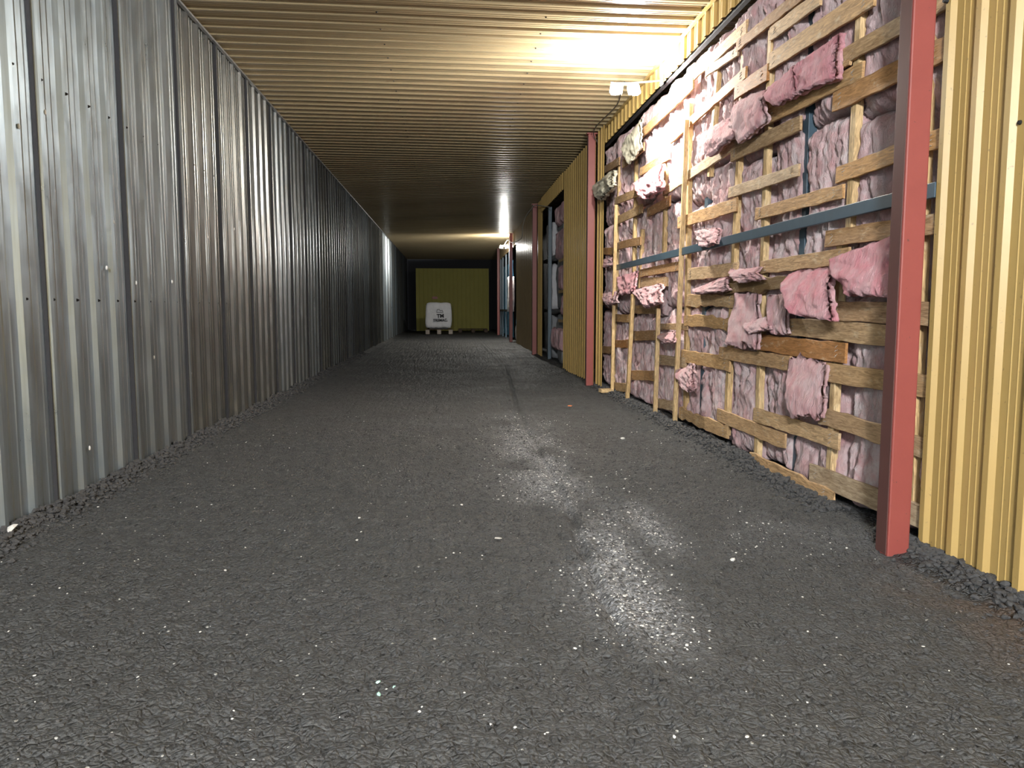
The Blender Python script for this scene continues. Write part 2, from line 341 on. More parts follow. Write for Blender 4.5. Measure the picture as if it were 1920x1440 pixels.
# ------------------------------------------------------------------ corrugated sheet
YPROF = [(0.0, 0.0), (0.055, 0.0), (0.06, 0.004), (0.066, 0.0), (0.105, 0.0), (0.11, 0.004), (0.116, 0.0), (0.17, 0.0), (0.19, 0.026), (0.231, 0.026)]     # period 0.25
ZPROF = [(0.0, 0.0), (0.085, 0.0), (0.092, 0.005), (0.100, 0.0), (0.165, 0.0), (0.172, 0.005), (0.180, 0.0), (0.255, 0.0), (0.280, 0.030), (0.320, 0.030)]   # period 0.346
def profile(prof, period, y0, y1):
    out = []; k = math.floor(y0 / period)
    while k * period < y1:
        for o, d in prof:
            y = k * period + o
            if y0 <= y <= y1: out.append((y, d))
        k += 1
    return out
def corrugated(name, prof, period, y0, y1, a0, a1, place, rows=2, mat=None, parent=None, wob=0.0, seam=0, attr=False):
    """place(y, depth, a) -> xyz ; a runs along the rib"""
    pr = profile(prof, period, y0, y1); n = len(pr); A = np.linspace(a0, a1, rows); V = []; S = []
    rs = np.random.default_rng(abs(len(name) + int(y0 * 10) + 500)).uniform(-1, 1, 400)
    for j, a in enumerate(A):
        for y, d in pr:
            k = int(math.floor((y + 1e-6) / period)); p = k // 4 if seam else 0
            dd = d + wob * (rs[(j * 7 + k * 3) % 400]) + (0.006 * rs[(p * 13) % 400] if seam else 0)
            V.append(place(y, dd, a)); S.append(p)
    F = [(j * n + i, j * n + i + 1, (j + 1) * n + i + 1, (j + 1) * n + i) for j in range(rows - 1) for i in range(n - 1)]
    me = mesh_np(name, V, F, False)
    if attr:
        at = me.attributes.new('sheet', 'FLOAT', 'POINT'); at.data.foreach_set('value', np.array([attr(s, rs) for s in S], np.float32))
    return link(name, me, mat, parent)

YS, YE, HC = -8.0, 50.0, 4.52
# left wall: sheets four ribs wide; the seam falls at 6.86 m
o0 = 6.86 + 0.096 - 1.384 * 5
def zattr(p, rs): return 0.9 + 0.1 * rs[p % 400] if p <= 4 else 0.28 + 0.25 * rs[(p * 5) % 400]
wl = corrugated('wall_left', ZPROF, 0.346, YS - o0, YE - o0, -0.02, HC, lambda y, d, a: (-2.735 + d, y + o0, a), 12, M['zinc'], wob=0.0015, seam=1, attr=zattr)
tag(wl, kind='structure')
bm = bmesh.new()
for y, z in [(YS + 0.346 * k + 0.12, zz) for k in range(26, 90) for zz in (1.46, 2.93)]:
    bm_cyl(bm, (-2.74, y, z), (-2.728, y, z), 0.012, 0.009, 8); bm_cyl(bm, (-2.732, y, z), (-2.722, y, z), 0.006, 0.006, 6)
sc_ = link('screw_heads', from_bm('screw_heads', bm), M['black'], wl); tag(sc_, kind='stuff')
bm = bmesh.new()
for p in range(-6, 36):                                    # dark lap line where one sheet overlaps the next
    y = o0 + 1.384 * p
    if YS < y < YE: bm_box(bm, (-2.724, y - 0.100, HC / 2), (0.034, 0.016, HC))
tag(link('lap_edges', from_bm('lap_edges', bm), M['dark'], wl), kind='stuff')
bm = bmesh.new()                                          # knocks, their glints put in as small pale bumps
for y, z in ((5.28, 2.55), (5.62, 2.72), (5.90, 1.60), (6.45, 1.72), (7.02, 1.62), (6.62, 2.10), (7.9, 1.66), (9.1, 2.2), (7.35, 0.95), (8.3, 1.1), (7.25, 0.86), (6.0, 0.35), (8.35, 0.72), (10.2, 2.4)):
    r = bmesh.ops.create_uvsphere(bm, u_segments=12, v_segments=8, radius=0.014)['verts']
    bmesh.ops.scale(bm, vec=(0.55, 0.9, 1.3), verts=r); bmesh.ops.translate(bm, vec=(-2.722, y, z), verts=r)
tag(link('dent_glints', from_bm('dent_glints', bm, True), M['glint'], wl), kind='stuff')
# ceiling: ribs run across, a little out of square
SK = 0.025
ce = corrugated('ceiling', YPROF, 0.25, YS, YE, -2.86, 3.4, lambda y, d, a: (a, y + SK * a, HC - d + 0.0035 * math.sin(y * 1.9 + a)), 9, M['yceil'], wob=0.0012)
tag(ce, kind='structure')
bm = bmesh.new()
for i in range(34):
    for x in (-0.75, 1.05):
        y = 6.0 + i * 0.5 + 0.1; bm_cyl(bm, (x, y, HC - 0.002), (x, y, HC - 0.014), 0.012, 0.008, 8)
tag(link('screw_heads', from_bm('screw_heads', bm), M['black'], ce), kind='stuff')
# angle trims at the wall heads
bm = bmesh.new(); bm_box(bm, (-2.70, 24.5, HC - 0.045), (0.035, 51, 0.022)); t1 = link('trim_1', from_bm('trim_1', bm), M['steel']); tag(t1, kind='structure')
bm = bmesh.new(); bm_box(bm, (2.665, 9.0, HC - 0.035), (0.03, 9.8, 0.03)); t2 = link('trim_2', from_bm('trim_2', bm), M['yellow']); tag(t2, kind='structure')
# fascia strips of sheet above the open bays
fa = corrugated('trim_3', YPROF, 0.25, 4.15, 13.9, 4.23, HC - 0.03, lambda y, d, a: (2.70 - d, y, a), 2, M['yellow']); tag(fa, kind='structure')
fa = corrugated('trim_4', YPROF, 0.25, 17.8, 22.0, 4.10, HC - 0.03, lambda y, d, a: (2.60 - d, y, a), 2, M['yellow']); tag(fa, kind='structure')
fa = corrugated('trim_6', YPROF, 0.25, 30.4, 40.8, 3.92, HC - 0.03, lambda y, d, a: (2.63 - d, y, a), 2, M['shaded']); tag(fa, kind='structure')
bm = bmesh.new(); bm_box(bm, (2.765, 9.0, 4.245), (0.05, 9.7, 0.03)); tag(link('trim_5', from_bm('trim_5', bm), M['dark']), kind='structure')
# dark backing wall behind the bays, and the far end of the tunnel
bm = bmesh.new(); bm_box(bm, (3.38, 24.5, HC / 2), (0.1, 51, HC)); tag(link('wall_right', from_bm('wall_right', bm), M['dark']), kind='structure')
bm = bmesh.new(); bm_box(bm, (0.2, YE + 0.05, HC / 2), (6.6, 0.1, HC)); tag(link('wall_back', from_bm('wall_back', bm), M['dark']), kind='structure')

# ------------------------------------------------------------------ floor
ys = np.concatenate([np.arange(-14, 1.6, 0.25), np.arange(1.6, 4.6, 0.013), np.arange(4.6, 9, 0.026), np.arange(9, 20, 0.1), np.arange(20, 51, 0.4)]); xs = np.concatenate([[-8, -5, -3.4], np.arange(-2.9, 2.95, 0.015), [3.1, 3.5, 5, 8]])
X, Y = np.meshgrid(xs, ys); DUST_SHEEN = np.array([(0.80, 9.5), (0.76, 7.36), (0.78, 5.18), (0.86, 4.24), (0.84, 3.52), (0.78, 2.9)]); RUT = np.array([(1.32, 18.1), (0.95, 11.0), (0.88, 9.05), (0.84, 6.18), (0.77, 4.45), (0.73, 3.6), (0.70, 3.0)])
dx = X - np.interp(Y, DUST_SHEEN[::-1, 1], DUST_SHEEN[::-1, 0]); rx = X - np.interp(Y, RUT[::-1, 1], RUT[::-1, 0]) - 0.015 * vnoise(Y * 3, X * 0, 4)
along = np.clip((Y - 2.6) / 0.8, 0, 1) * np.clip((11 - Y) / 5, 0, 1)
dust_sheen = np.exp(-((dx - 0.03) / (0.10 + 0.035 * Y)) ** 2) * along * np.clip(0.55 + 0.75 * fbm(X * 3.2, Y * 1.6, 21), 0, 1)  # dusty streak, with the lamp's sheen on the floor painted in
dust_sheen = np.maximum(dust_sheen, 0.75 * np.exp(-((X - 1.18 - 0.02 * Y) / 0.13) ** 2) * np.clip((Y - 4.0) / 0.6, 0, 1) * np.clip((5.6 - Y) / 0.6, 0, 1))
dust_sheen = np.maximum(dust_sheen, 0.5 * np.clip(fbm(X * 0.8, Y * 0.5, 51) - 0.15, 0, 1) * np.clip((X + 0.4) / 1, 0, 1) * np.clip((9 - Y) / 3, 0, 1) * np.clip((Y - 4) / 1, 0, 1))  # pale mid-floor area: lamp sheen painted into the floor colour
earth = np.clip((X - 2.0) / 0.5, 0, 1) * np.clip((4.1 - Y) / 0.5, 0, 1) * np.clip(0.6 + fbm(X * 4, Y * 4, 31), 0, 1)
Z = 0.010 * fbm(X * 1.6, Y * 1.6, 3) + 0.005 * fbm(X * 9, Y * 9, 8) + 0.007 * vnoise(X * 22, Y * 22, 14) - 0.011 * np.clip(0.22 - np.abs(vnoise(X * 13, Y * 13, 24) + 0.4 * vnoise(X * 31, Y * 31, 25)), 0, 1) / 0.22 + 0.0045 * vnoise(X * 47, Y * 47, 26)
Z = Z - 0.022 * np.exp(-(rx / 0.022) ** 2) * np.clip((Y - 2.9) / 0.4, 0, 1) * np.clip((20 - Y) / 3, 0, 1) + 0.010 * np.exp(-((np.abs(rx) - 0.06) / 0.03) ** 2)
Z = Z + 0.07 * np.exp(-((X + 2.74) / 0.13) ** 2) * (0.8 + 0.3 * vnoise(Y * 3, X * 0, 6)) + 0.06 * np.exp(-((X - 2.72) / 0.15) ** 2) * (0.7 + 0.4 * vnoise(Y * 3, X * 0, 9)) * (1 - 0.9 * np.exp(-((Y - 4.75) / 0.35) ** 2))
Z = np.where(np.abs(X) > 3, -0.02, Z)
n = len(xs); I = np.arange(len(ys) - 1)[:, None] * n + np.arange(n - 1)[None]
F = np.stack([I, I + 1, I + n + 1, I + n], -1).reshape(-1, 4)
me = mesh_np('floor', np.stack([X, Y, Z], -1).reshape(-1, 3), F, True)
for nm, arr in (('dust_sheen', dust_sheen), ('earth', earth)): me.attributes.new(nm, 'FLOAT', 'POINT').data.foreach_set('value', arr.astype(np.float32).ravel())
fl = link('floor', me, M['floor']); tag(fl, kind='structure')
def floor_z(x, y): return float(Z[np.abs(ys - y).argmin(), np.abs(xs - x).argmin()])

# ------------------------------------------------------------------ stones
def rock_templates(nn=8, sub=1):
    """broken stone shapes"""
    out = []
    for k in range(nn):
        bm = bmesh.new(); bmesh.ops.create_icosphere(bm, subdivisions=sub, radius=1.0)
        v = np.array([tuple(p.co) for p in bm.verts]); f = np.array([[q.index for q in fc.verts] for fc in bm.faces]); bm.free()
        for _ in range(7):                                            # chop flat facets so it reads as broken stone
            d = RNG.normal(size=3); d /= np.linalg.norm(d); h = RNG.uniform(0.5, 0.85); s = v @ d; v = v - np.outer(np.maximum(s - h, 0), d)
        out.append((v * (1 + 0.05 * RNG.normal(size=(len(v), 1))), f))
    return out
RT = rock_templates(); 
GT = []
for k in range(8):
    bm = bmesh.new(); bmesh.ops.create_icosphere(bm, subdivisions=1, radius=1.0); GT.append((np.array([tuple(p.co) for p in bm.verts]) * (1 + 0.18 * RNG.normal(size=(len(bm.verts), 1))), np.array([[q.index for q in fc.verts] for fc in bm.faces]))); bm.free()
def rocks(name, pos, size, mat, sq=0.7, T=None):
    T = T or RT
    V, F, b = [], [], 0
    for (x, y, z), s in zip(pos, size):
        v, f = T[RNG.integers(len(T))]; q = np.linalg.qr(RNG.normal(size=(3, 3)))[0]
        v = (v * np.array([1, RNG.uniform(0.65, 1), RNG.uniform(0.5, 0.9)])) @ q * s; v[:, 2] *= sq
        V.append(v + (x, y, z)); F.append(f + b); b += len(v)
    return link(name, mesh_np(name, np.concatenate(V), np.concatenate(F), False), mat)
def berm(name, xc, sgn, spans, dens, label):
    P, S = [], []
    for y0, y1 in spans:
        y = y0
        while y < y1:
            for _ in range(dens):
                t = abs(RNG.normal()) * 0.10; x = xc - sgn * (t - 0.015); yy = y + RNG.uniform(0, 0.1)
                s = RNG.uniform(0.011, 0.042) * (1.0 - min(t, 0.25) * 1.6); P.append((x, yy, floor_z(x, yy) + s * 0.3)); S.append(s)
            y += 0.1 + max(0, y - 9) * 0.02
    tag(rocks(name, P, S, M['rock']), label, 'gravel', kind='stuff')
berm('gravel_bank', -2.70, -1, [(2.6, 24)], 30, 'dark crushed stone banked along the foot of the grey metal wall')
berm('gravel_bank', 2.69, 1, [(3.0, 4.45), (5.0, 14.0)], 30, 'dark crushed stone banked along the foot of the tan sheets and the timber wall')
P = [(RNG.uniform(-2.6, 2.6), 2.0 + 8 * RNG.random() ** 1.6) for _ in range(16000)]; S = RNG.uniform(0.003, 0.010, len(P)) * RNG.choice([0.8, 1.0, 1.5], len(P), p=[.6, .33, .07])
tag(rocks('loose_grit', [(x, y, floor_z(x, y) + s * 0.15) for (x, y), s in zip(P, S)], S, M['rock'], 0.6, GT), 'dark loose grit scattered over the whole trodden floor', 'grit', kind='stuff')
P = []
while len(P) < 2200:
    x, y = RNG.uniform(-2.5, 2.4), 2.2 + 8 * RNG.random() ** 1.5
    dd = dust_sheen[np.abs(ys - y).argmin(), np.abs(xs - x).argmin()]
    if RNG.random() < 0.015 + 0.95 * dd: P.append((x, y))
S = RNG.uniform(0.002, 0.008, len(P)) * RNG.choice([0.7, 1.0, 1.4], len(P), p=[.5, .4, .1])
tag(rocks('pale_grit', [(x, y, floor_z(x, y) + s * 0.2) for (x, y), s in zip(P, S)], S, M['palerock'], 0.6, GT), 'tiny pale stone chips sprinkled over the dark floor', 'grit', kind='stuff')
def stone(name, x, y, s, mat, label, sq=0.8, cat='stone'):
    o = rocks(name, [(0, 0, 0)], [s], mat, sq); o.location = (x, y, floor_z(x, y) + s * 0.38); return tag(o, label, cat)
stone('pale_stone', 1.55, 4.06, 0.021, M['palerock'], 'pale cream stone lying alone on the floor left of the near red post foot')
stone('pale_stone', -2.655, 4.80, 0.062, M['palerock'], 'whitish flat stone at the foot of the leftmost grey wall rib', 0.45)
stone('pale_stone', 0.28, 4.56, 0.030, M['palerock'], 'thin white flake on the mid floor left of the pale streak', 0.2)
stone('pale_stone', 1.84, 8.1, 0.03, M['palerock'], 'small white stone beside the dark bank under the leaning battens')
stone('orange_scrap', 1.69, 10.84, 0.05, M['orange'], 'orange scrap on the floor out in front of the second red post', 0.25, 'scrap')
stone('glass_chip', -0.28, 2.81, 0.012, M['mint'], 'mint chip on the front floor, farthest from the camera of three', 0.6, 'chip')
stone('glass_chip', -0.27, 2.735, 0.013, M['mint'], 'mint chip on the front floor, nearest to the camera of three', 0.6, 'chip')
stone('glass_chip', -0.215, 2.76, 0.011, M['mint'], 'mint chip on the front floor, right hand one of three', 0.6, 'chip')

# ------------------------------------------------------------------ red steel posts
def post(x, y, label):
    t = empty('steel_post', (x, y, 0), label, 'post', 'red steel posts')
    bm = bmesh.new(); bm_box(bm, (0, 0, HC / 2 - 0.03), (0.128, 0.118, HC - 0.03), None, 0.008)
    o = link('shaft', from_bm('shaft', bm), M['red'], t); o.matrix_parent_inverse = Matrix()
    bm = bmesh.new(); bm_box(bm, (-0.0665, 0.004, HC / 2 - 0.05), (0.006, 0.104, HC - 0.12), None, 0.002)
    o = link('side_face', from_bm('side_face', bm), M['brown_side'], t); o.matrix_parent_inverse = Matrix(); o['label'] = 'dark brown side facing the lane'  # darker brown face laid over the lane side of the shaft
    bm = bmesh.new(); bm_box(bm, (0, 0, HC - 0.055), (0.19, 0.17, 0.022), None, 0.003)
    o = link('cap_plate', from_bm('cap_plate', bm), M['red'], t); o.matrix_parent_inverse = Matrix()
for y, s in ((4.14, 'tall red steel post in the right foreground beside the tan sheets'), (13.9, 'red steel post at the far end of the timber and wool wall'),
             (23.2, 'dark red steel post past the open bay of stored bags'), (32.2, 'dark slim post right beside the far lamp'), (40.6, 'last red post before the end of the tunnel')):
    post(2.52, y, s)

# ------------------------------------------------------------------ tan sheets on the right
def panel(y0, y1, x, z1, label, mat='yellow', ph=0.0, screws=True):
    t = empty('corrugated_panel', (x, (y0 + y1) / 2, 0), label, 'metal sheet')
    o = corrugated('sheet', YPROF, 0.25, y0, y1, 0.0, z1, lambda y, d, a: (x - d, y + ph, a), 4, M[mat], t, wob=0.0008)
    bm = bmesh.new(); k = math.ceil(y0 / 0.25)
    while k * 0.25 + 0.085 < y1:
        for z in ((1.45, 2.9) if screws else ()):
            bm_cyl(bm, (x, k * 0.25 + 0.085, z), (x - 0.012, k * 0.25 + 0.085, z), 0.010, 0.007, 8)
        k += 1
    if not screws: bm_cyl(bm, (x, 3.58, 2.28), (x - 0.012, 3.58, 2.28), 0.012, 0.009, 8); bm_cyl(bm, (x - 0.024, 4.15, 3.05), (x - 0.05, 4.15, 3.05), 0.016, 0.010, 8)
    tag(link('screw_heads', from_bm('screw_heads', bm), M['steel' if screws else 'black'], t), kind='stuff')
panel(-8.0, 4.2315, 2.712, HC - 0.04, 'tan ribbed metal sheet at the right edge beside the near red post', ph=-0.07, screws=False)
panel(13.2, 13.83, 2.625, HC - 0.04, 'narrow tan ribbed strip on the near side of the second red post')
panel(13.98, 17.8, 2.62, HC - 0.04, 'tan ribbed sheet between the second red post and the open bag bay')
panel(22.0, 23.12, 2.62, HC - 0.04, 'narrow tan ribbed strip between the open bag bay and the dark red post')
panel(23.28, 30.5, 2.62, HC - 0.04, 'long dim tan ribbed sheet ahead of the far lamp', 'shaded')

# ------------------------------------------------------------------ timber and wool wall
lat = empty('timber_lattice', (2.72, 9.0, 0), 'lattice of rough sawn planks nailed on studs across the pink wool wall', 'timber wall')
def plank_mesh(L, h, th, seed, ragged=0.006, bow=0.004):
    """board along local X, height Z, thickness Y"""
    r = np.random.default_rng(seed); n = max(6, int(L / 0.12)); V = []
    for i in range(n + 1):
        u = i / n; x = (u - 0.5) * L; b = bow * math.sin(math.pi * u + seed)
        e0, e1 = r.normal() * ragged * 0.5, r.normal() * ragged * 0.5
        for (yy, zz) in ((-th / 2, -h / 2 + 0.003), (-th / 2 + 0.003, -h / 2), (th / 2, -h / 2), (th / 2, h / 2), (-th / 2 + 0.003, h / 2), (-th / 2, h / 2 - 0.003)):
            V.append((x + (r.normal() * ragged if i in (0, n) else 0), yy + b * 0.4, zz + (e0 if zz < 0 else e1) + b))
    k = 6; F = [[i * k + j, (i + 1) * k + j, (i + 1) * k + (j + 1) % k, i * k + (j + 1) % k] for i in range(n) for j in range(k)]
    me = bpy.data.meshes.new('plank'); me.from_pydata(V, [], F + [list(range(k)), [n * k + j for j in range(k - 1, -1, -1)]]); me.update(); return me
def board(name, ya, za, yb, zb, h, x, th, mat, parent, seed, ragged=0.006, tilt=0.0):
    """from far end (ya, za) to near end (yb, zb) on the wall plane x"""
    L = math.hypot(ya - yb, za - zb); o = link(name, plank_mesh(L, h, th, seed, ragged), mat, parent)
    ang = math.atan2(zb - za, ya - yb)                              # local +X runs toward -Y (towards the viewer)
    o.matrix_basis = Matrix.Translation((x, (ya + yb) / 2, (za + zb) / 2)) @ Matrix.Rotation(-math.pi / 2, 4, 'Z') @ Matrix.Rotation(-ang, 4, 'Y') @ Matrix.Rotation(tilt, 4, 'X')
    return o
LAST = None
for i, (y0, t0, b0, y1, t1_, b1) in enumerate(PLANKS):
    h = ((t0 - b0) + (t1_ - b1)) / 2; x = 2.735 - 0.008 * (i % 3)
    log = i == 23
    board('plank', y0, (t0 + b0) / 2, y1, (t1_ + b1) / 2, h * 0.98, x, 0.05 if log else 0.022, M['log'] if log else M['plank'], lat, 100 + i, 0.02 if i in (24, 25, 35, 37, 23) else 0.006)
for i, (y0, z0, y1, z1, wd) in enumerate(STUDS):
    board('stud', y0, z0, y1, z1, min(wd * 0.62, 0.075), 2.772, 0.05, M['stud'], lat, 300 + i, 0.004)
# nails at plank ends
bm = bmesh.new()
for i, (y0, t0, b0, y1, t1_, b1) in enumerate(PLANKS):
    for yy, zt, zb in ((y0 - 0.1, t0, b0), (y1 + 0.12, t1_, b1)):
        for q in (0.3, 0.55, 0.75):
            z = zb + (zt - zb) * q; x = 2.735 - 0.008 * (i % 3) - 0.011
            bm_cyl(bm, (x + 0.002, yy, z), (x - 0.004, yy + 0.012 * random.uniform(-1, 1), z), 0.0035, 0.003, 6)
            if random.random() < 0.75: bm_box(bm, (x - 0.001, yy, z), (0.003, 0.045, 0.004), Matrix.Rotation(random.uniform(-0.6, -0.1), 4, 'X'))
tag(link('nails', from_bm('nails', bm), M['palewood'], lat), kind='stuff')

LEAN_L = ['thin pale batten standing on a block at the far end of the wool wall', 'short stout batten propped on the floor, second one from the second red post',
          'short batten propped on the floor, third one from the second red post', 'tallest leaning batten running from the floor to the top planks']
for i, (y0, z0, y1, z1, wd) in enumerate(LEANERS):
    z1 = floor_z(2.6, y1) - 0.01
    o = board('leaning_batten', y0, z0, y1, z1, 0.042 if i != 1 else 0.07, 2.685 if i == 3 else 2.655, 0.05, M['stud'], None, 400 + i, 0.003); tag(o, LEAN_L[i], 'batten', 'battens leaning on the lattice')
bm = bmesh.new(); bm_box(bm, (0, 0, 0.03), (0.22, 0.13, 0.06), Matrix.Rotation(0.2, 4, 'Z'), 0.006)
tag(link('timber_block', from_bm('timber_block', bm), M['stud'], None, (2.56, 12.55, floor_z(2.56, 12.55) - 0.01)), 'small wood block on the floor under the far thin batten', 'block')

# blue steel frame standing in the wool
fr = empty('storage_rack', (2.78, 8.0, 0), 'blue steel frame with uprights and one long rail across the wool wall', 'rack')
for y0, z0, y1, z1, wd in UPRIGHTS:
    bm = bmesh.new(); bm_box(bm, (2.845, (y0 + y1) / 2, 2.1), (0.07, 0.10, 4.2), None, 0.004); link('upright', from_bm('upright', bm), M['blue'], fr)
bm = bmesh.new(); bm_box(bm, (2.698, 8.42, 2.055), (0.034, 8.5, 0.085), None, 0.004); link('rail', from_bm('rail', bm), M['blue'], fr)

# wool batts
def batt_mesh(y0, y1, z0, z1, x, th, seed, amp=0.055, res=0.02):
    ny, nz = max(6, int((y1 - y0) / res)), max(8, int((z1 - z0) / res)); u = np.linspace(0, 1, ny + 1); v = np.linspace(0, 1, nz + 1); U, V_ = np.meshgrid(u, v)
    Yg = y0 + U * (y1 - y0); Zg = z0 + V_ * (z1 - z0); ed = np.minimum(np.minimum(U, 1 - U) * (y1 - y0), np.minimum(V_, 1 - V_) * (z1 - z0))
    d = amp * (0.7 * fbm(Yg * 3.2, Zg * 1.3, seed) + 0.9 * (0.5 - np.abs(fbm(Yg * 6.5, Zg * 2.2, seed + 7, 3)))) + 0.026 * (0.6 - np.abs(fbm(Yg * 14, Zg * 6, seed + 3, 3))) + 0.012 * fbm(Yg * 26, Zg * 20, seed + 5, 2)
    d = d - 0.09 * np.exp(-ed / 0.035) + 0.02
    Yg = Yg + 0.018 * fbm(Zg * 4, Yg * 4, seed + 11, 3); Zg = Zg + 0.018 * fbm(Yg * 5, Zg * 3, seed + 15, 3)
    Xg = x - np.clip(d, -0.14, 0.075); front = np.stack([Xg, Yg, Zg], -1).reshape(-1, 3); back = np.stack([np.full_like(Xg, x + th), Yg, Zg], -1).reshape(-1, 3)
    n = ny + 1; I = np.arange(nz)[:, None] * n + np.arange(ny)[None]; Fq = np.stack([I, I + n, I + n + 1, I + 1], -1).reshape(-1, 4); N = len(front)
    rim = [j for j in range(n)] + [j * n + ny for j in range(1, nz + 1)] + [nz * n + j for j in range(ny - 1, -1, -1)] + [j * n for j in range(nz - 1, 0, -1)]
    R = [(rim[i], rim[(i + 1) % len(rim)], rim[(i + 1) % len(rim)] + N, rim[i] + N) for i in range(len(rim))]
    return mesh_np('wool_batt', np.concatenate([front, back]), np.concatenate([Fq, np.array(R)]), True)
EDG = [4.10, 4.62, 5.27, 6.04, 6.70, 7.40, 8.18, 8.93, 9.92, 10.72, 11.56, 12.22, 12.95, 13.98]
ORD = ['first', 'second', 'third', 'fourth', 'fifth', 'sixth', 'seventh', 'eighth', 'ninth', 'tenth', 'eleventh', 'twelfth', 'thirteenth']
for k in range(13):
    q = np.random.default_rng(50 + k); cuts = [0.03, 1.35 + q.uniform(-0.15, 0.15), 2.75 + q.uniform(-0.2, 0.2), 4.225]
    for r, where in enumerate(('lowest', 'middle', 'topmost')):
        me = batt_mesh(EDG[k] + 0.012, EDG[k + 1] - 0.012, cuts[r] + 0.008, cuts[r + 1] - 0.008, 2.82 + q.uniform(-0.012, 0.012), 0.14, 10 * k + r * 3)
        o = link('wool_batt', me, M['wool']); tag(o, 'pink wool batt behind the planks, %s in the %s column from the near red post' % (where, ORD[k]), 'insulation', 'wool batts packed behind the planks')

def flap(name, q, th, seed, mat, label, cat='insulation', ragged=0.02, group='torn wool pieces', amp=0.022, n=26):
    TL, TR, BR, BL = [np.array(p) for p in q]; u = np.linspace(0, 1, n + 1); U, V_ = np.meshgrid(u, u); U3, V3 = U[..., None], V_[..., None]
    P = (TL * (1 - U3) + TR * U3) * (1 - V3) + (BL * (1 - U3) + BR * U3) * V3
    sc_ = max(np.linalg.norm(TR - TL), np.linalg.norm(BL - TL)); a, b = U * sc_, V_ * sc_
    ed = np.minimum(np.minimum(U, 1 - U), np.minimum(V_, 1 - V_)) * sc_
    nrm = np.array([-1.0, 0, 0]); d = amp * fbm(a * 3.5, b * 3.5, seed) + 0.006 * fbm(a * 18, b * 14, seed + 5) + th * 0.5 * np.sqrt(np.clip(ed / 0.018, 0, 1)) + 0.035 * np.sin(V_ * math.pi) * (0.6 + 0.4 * vnoise(a * 3, b * 0, seed + 2))
    rag = np.exp(-ed / 0.03)
    P = P + nrm * d[..., None]; P[..., 1] += ragged * fbm(b * 14, a * 9, seed + 9, 3) * rag; P[..., 2] += ragged * fbm(a * 14, b * 9, seed + 13, 3) * rag
    Bk = P + np.array([1.0, 0, 0]) * (th * (0.75 + 0.25 * np.clip(ed / 0.02, 0, 1)))[..., None]; m_ = n + 1
    I = np.arange(n)[:, None] * m_ + np.arange(n)[None]; Fq = np.stack([I, I + 1, I + m_ + 1, I + m_], -1).reshape(-1, 4); N = m_ * m_
    rim = list(range(m_)) + [j * m_ + n for j in range(1, m_)] + [n * m_ + j for j in range(n - 1, -1, -1)] + [j * m_ for j in range(n - 1, 0, -1)]
    R = np.array([(rim[(i + 1) % len(rim)], rim[i], rim[i] + N, rim[(i + 1) % len(rim)] + N) for i in range(len(rim))])
    o = link(name, mesh_np(name, np.concatenate([P.reshape(-1, 3), Bk.reshape(-1, 3)]), np.concatenate([Fq[:, ::-1], R, Fq + N]), True), mat)
    return tag(o, label, cat, group)
FL_L = {
 'f1': 'pink torn wool flap left of the big square flap under the long orange plank', 'f1b': 'big square pink wool flap just under the long orange plank',
 'f2': 'smooth pink wool sheet with a ragged white left edge, left of the long orange plank', 'f3': 'pink wool flap drooping over a plank, lower left of the smooth pink sheet',
 'f4': 'orange tinted pink wool lobe hanging out under the brightly lit planks', 'f6': 'pink wool lobe bulging out between the two short propped battens',
 'f7': 'pale wool tuft lying on the broken plank at mid height', 'f8': 'pink wool tuft squeezed out above the dark bark plank',
 'f9': 'biggest hot pink wool flap folded down over two brown planks left of the near post', 'f10': 'large pink wool slab bulging out right against the near red post',
 'f11': 'whitish wool flap hanging to the left of the biggest hot pink flap', 'f12': 'long torn wool piece hanging with ragged strands left of a pale stud',
 'f13': 'small wool curl sticking out over a pale stud at mid height', 'f14': 'pink wool rag hanging over a low stud right of the tallest batten',
 'f15': 'long low wool piece hanging down beside the near blue upright', 'f16': 'pink wool tuft beside the thin far batten near the second red post',
 'f17': 'small pink tuft poking out left of the tallest leaning batten', 'f18': 'bright pink wool lobe under the far end of the blue rail',
 'f19': 'white tuft spilling over the top of the blue rail', 'f20': 'pale tuft beside the narrow tan strip at the second red post'}
for i, (k, lb) in enumerate(FL_L.items()):
    flap('wool_flap', FLAPS[k], 0.07 if k in ('f9', 'f10', 'f4', 'f6', 'f1b') else 0.045, 600 + 31 * i, M['hot' if k in ('f9', 'f10', 'f1', 'f1b', 'f4', 'f18') else 'flap'], lb, ragged=0.045 if k in ('f12', 'f15', 'f14') else 0.014)
flap('plastic_film', FLAPS['film'], 0.03, 900, M['film'], 'cream plastic film crumpled beneath the lamp above the bright planks', 'plastic film', group=None)
flap('padding_lump', FLAPS['f5'], 0.09, 930, M['film'], 'cream padded lump sticking out at the top by the second red post', 'padding', group=None)

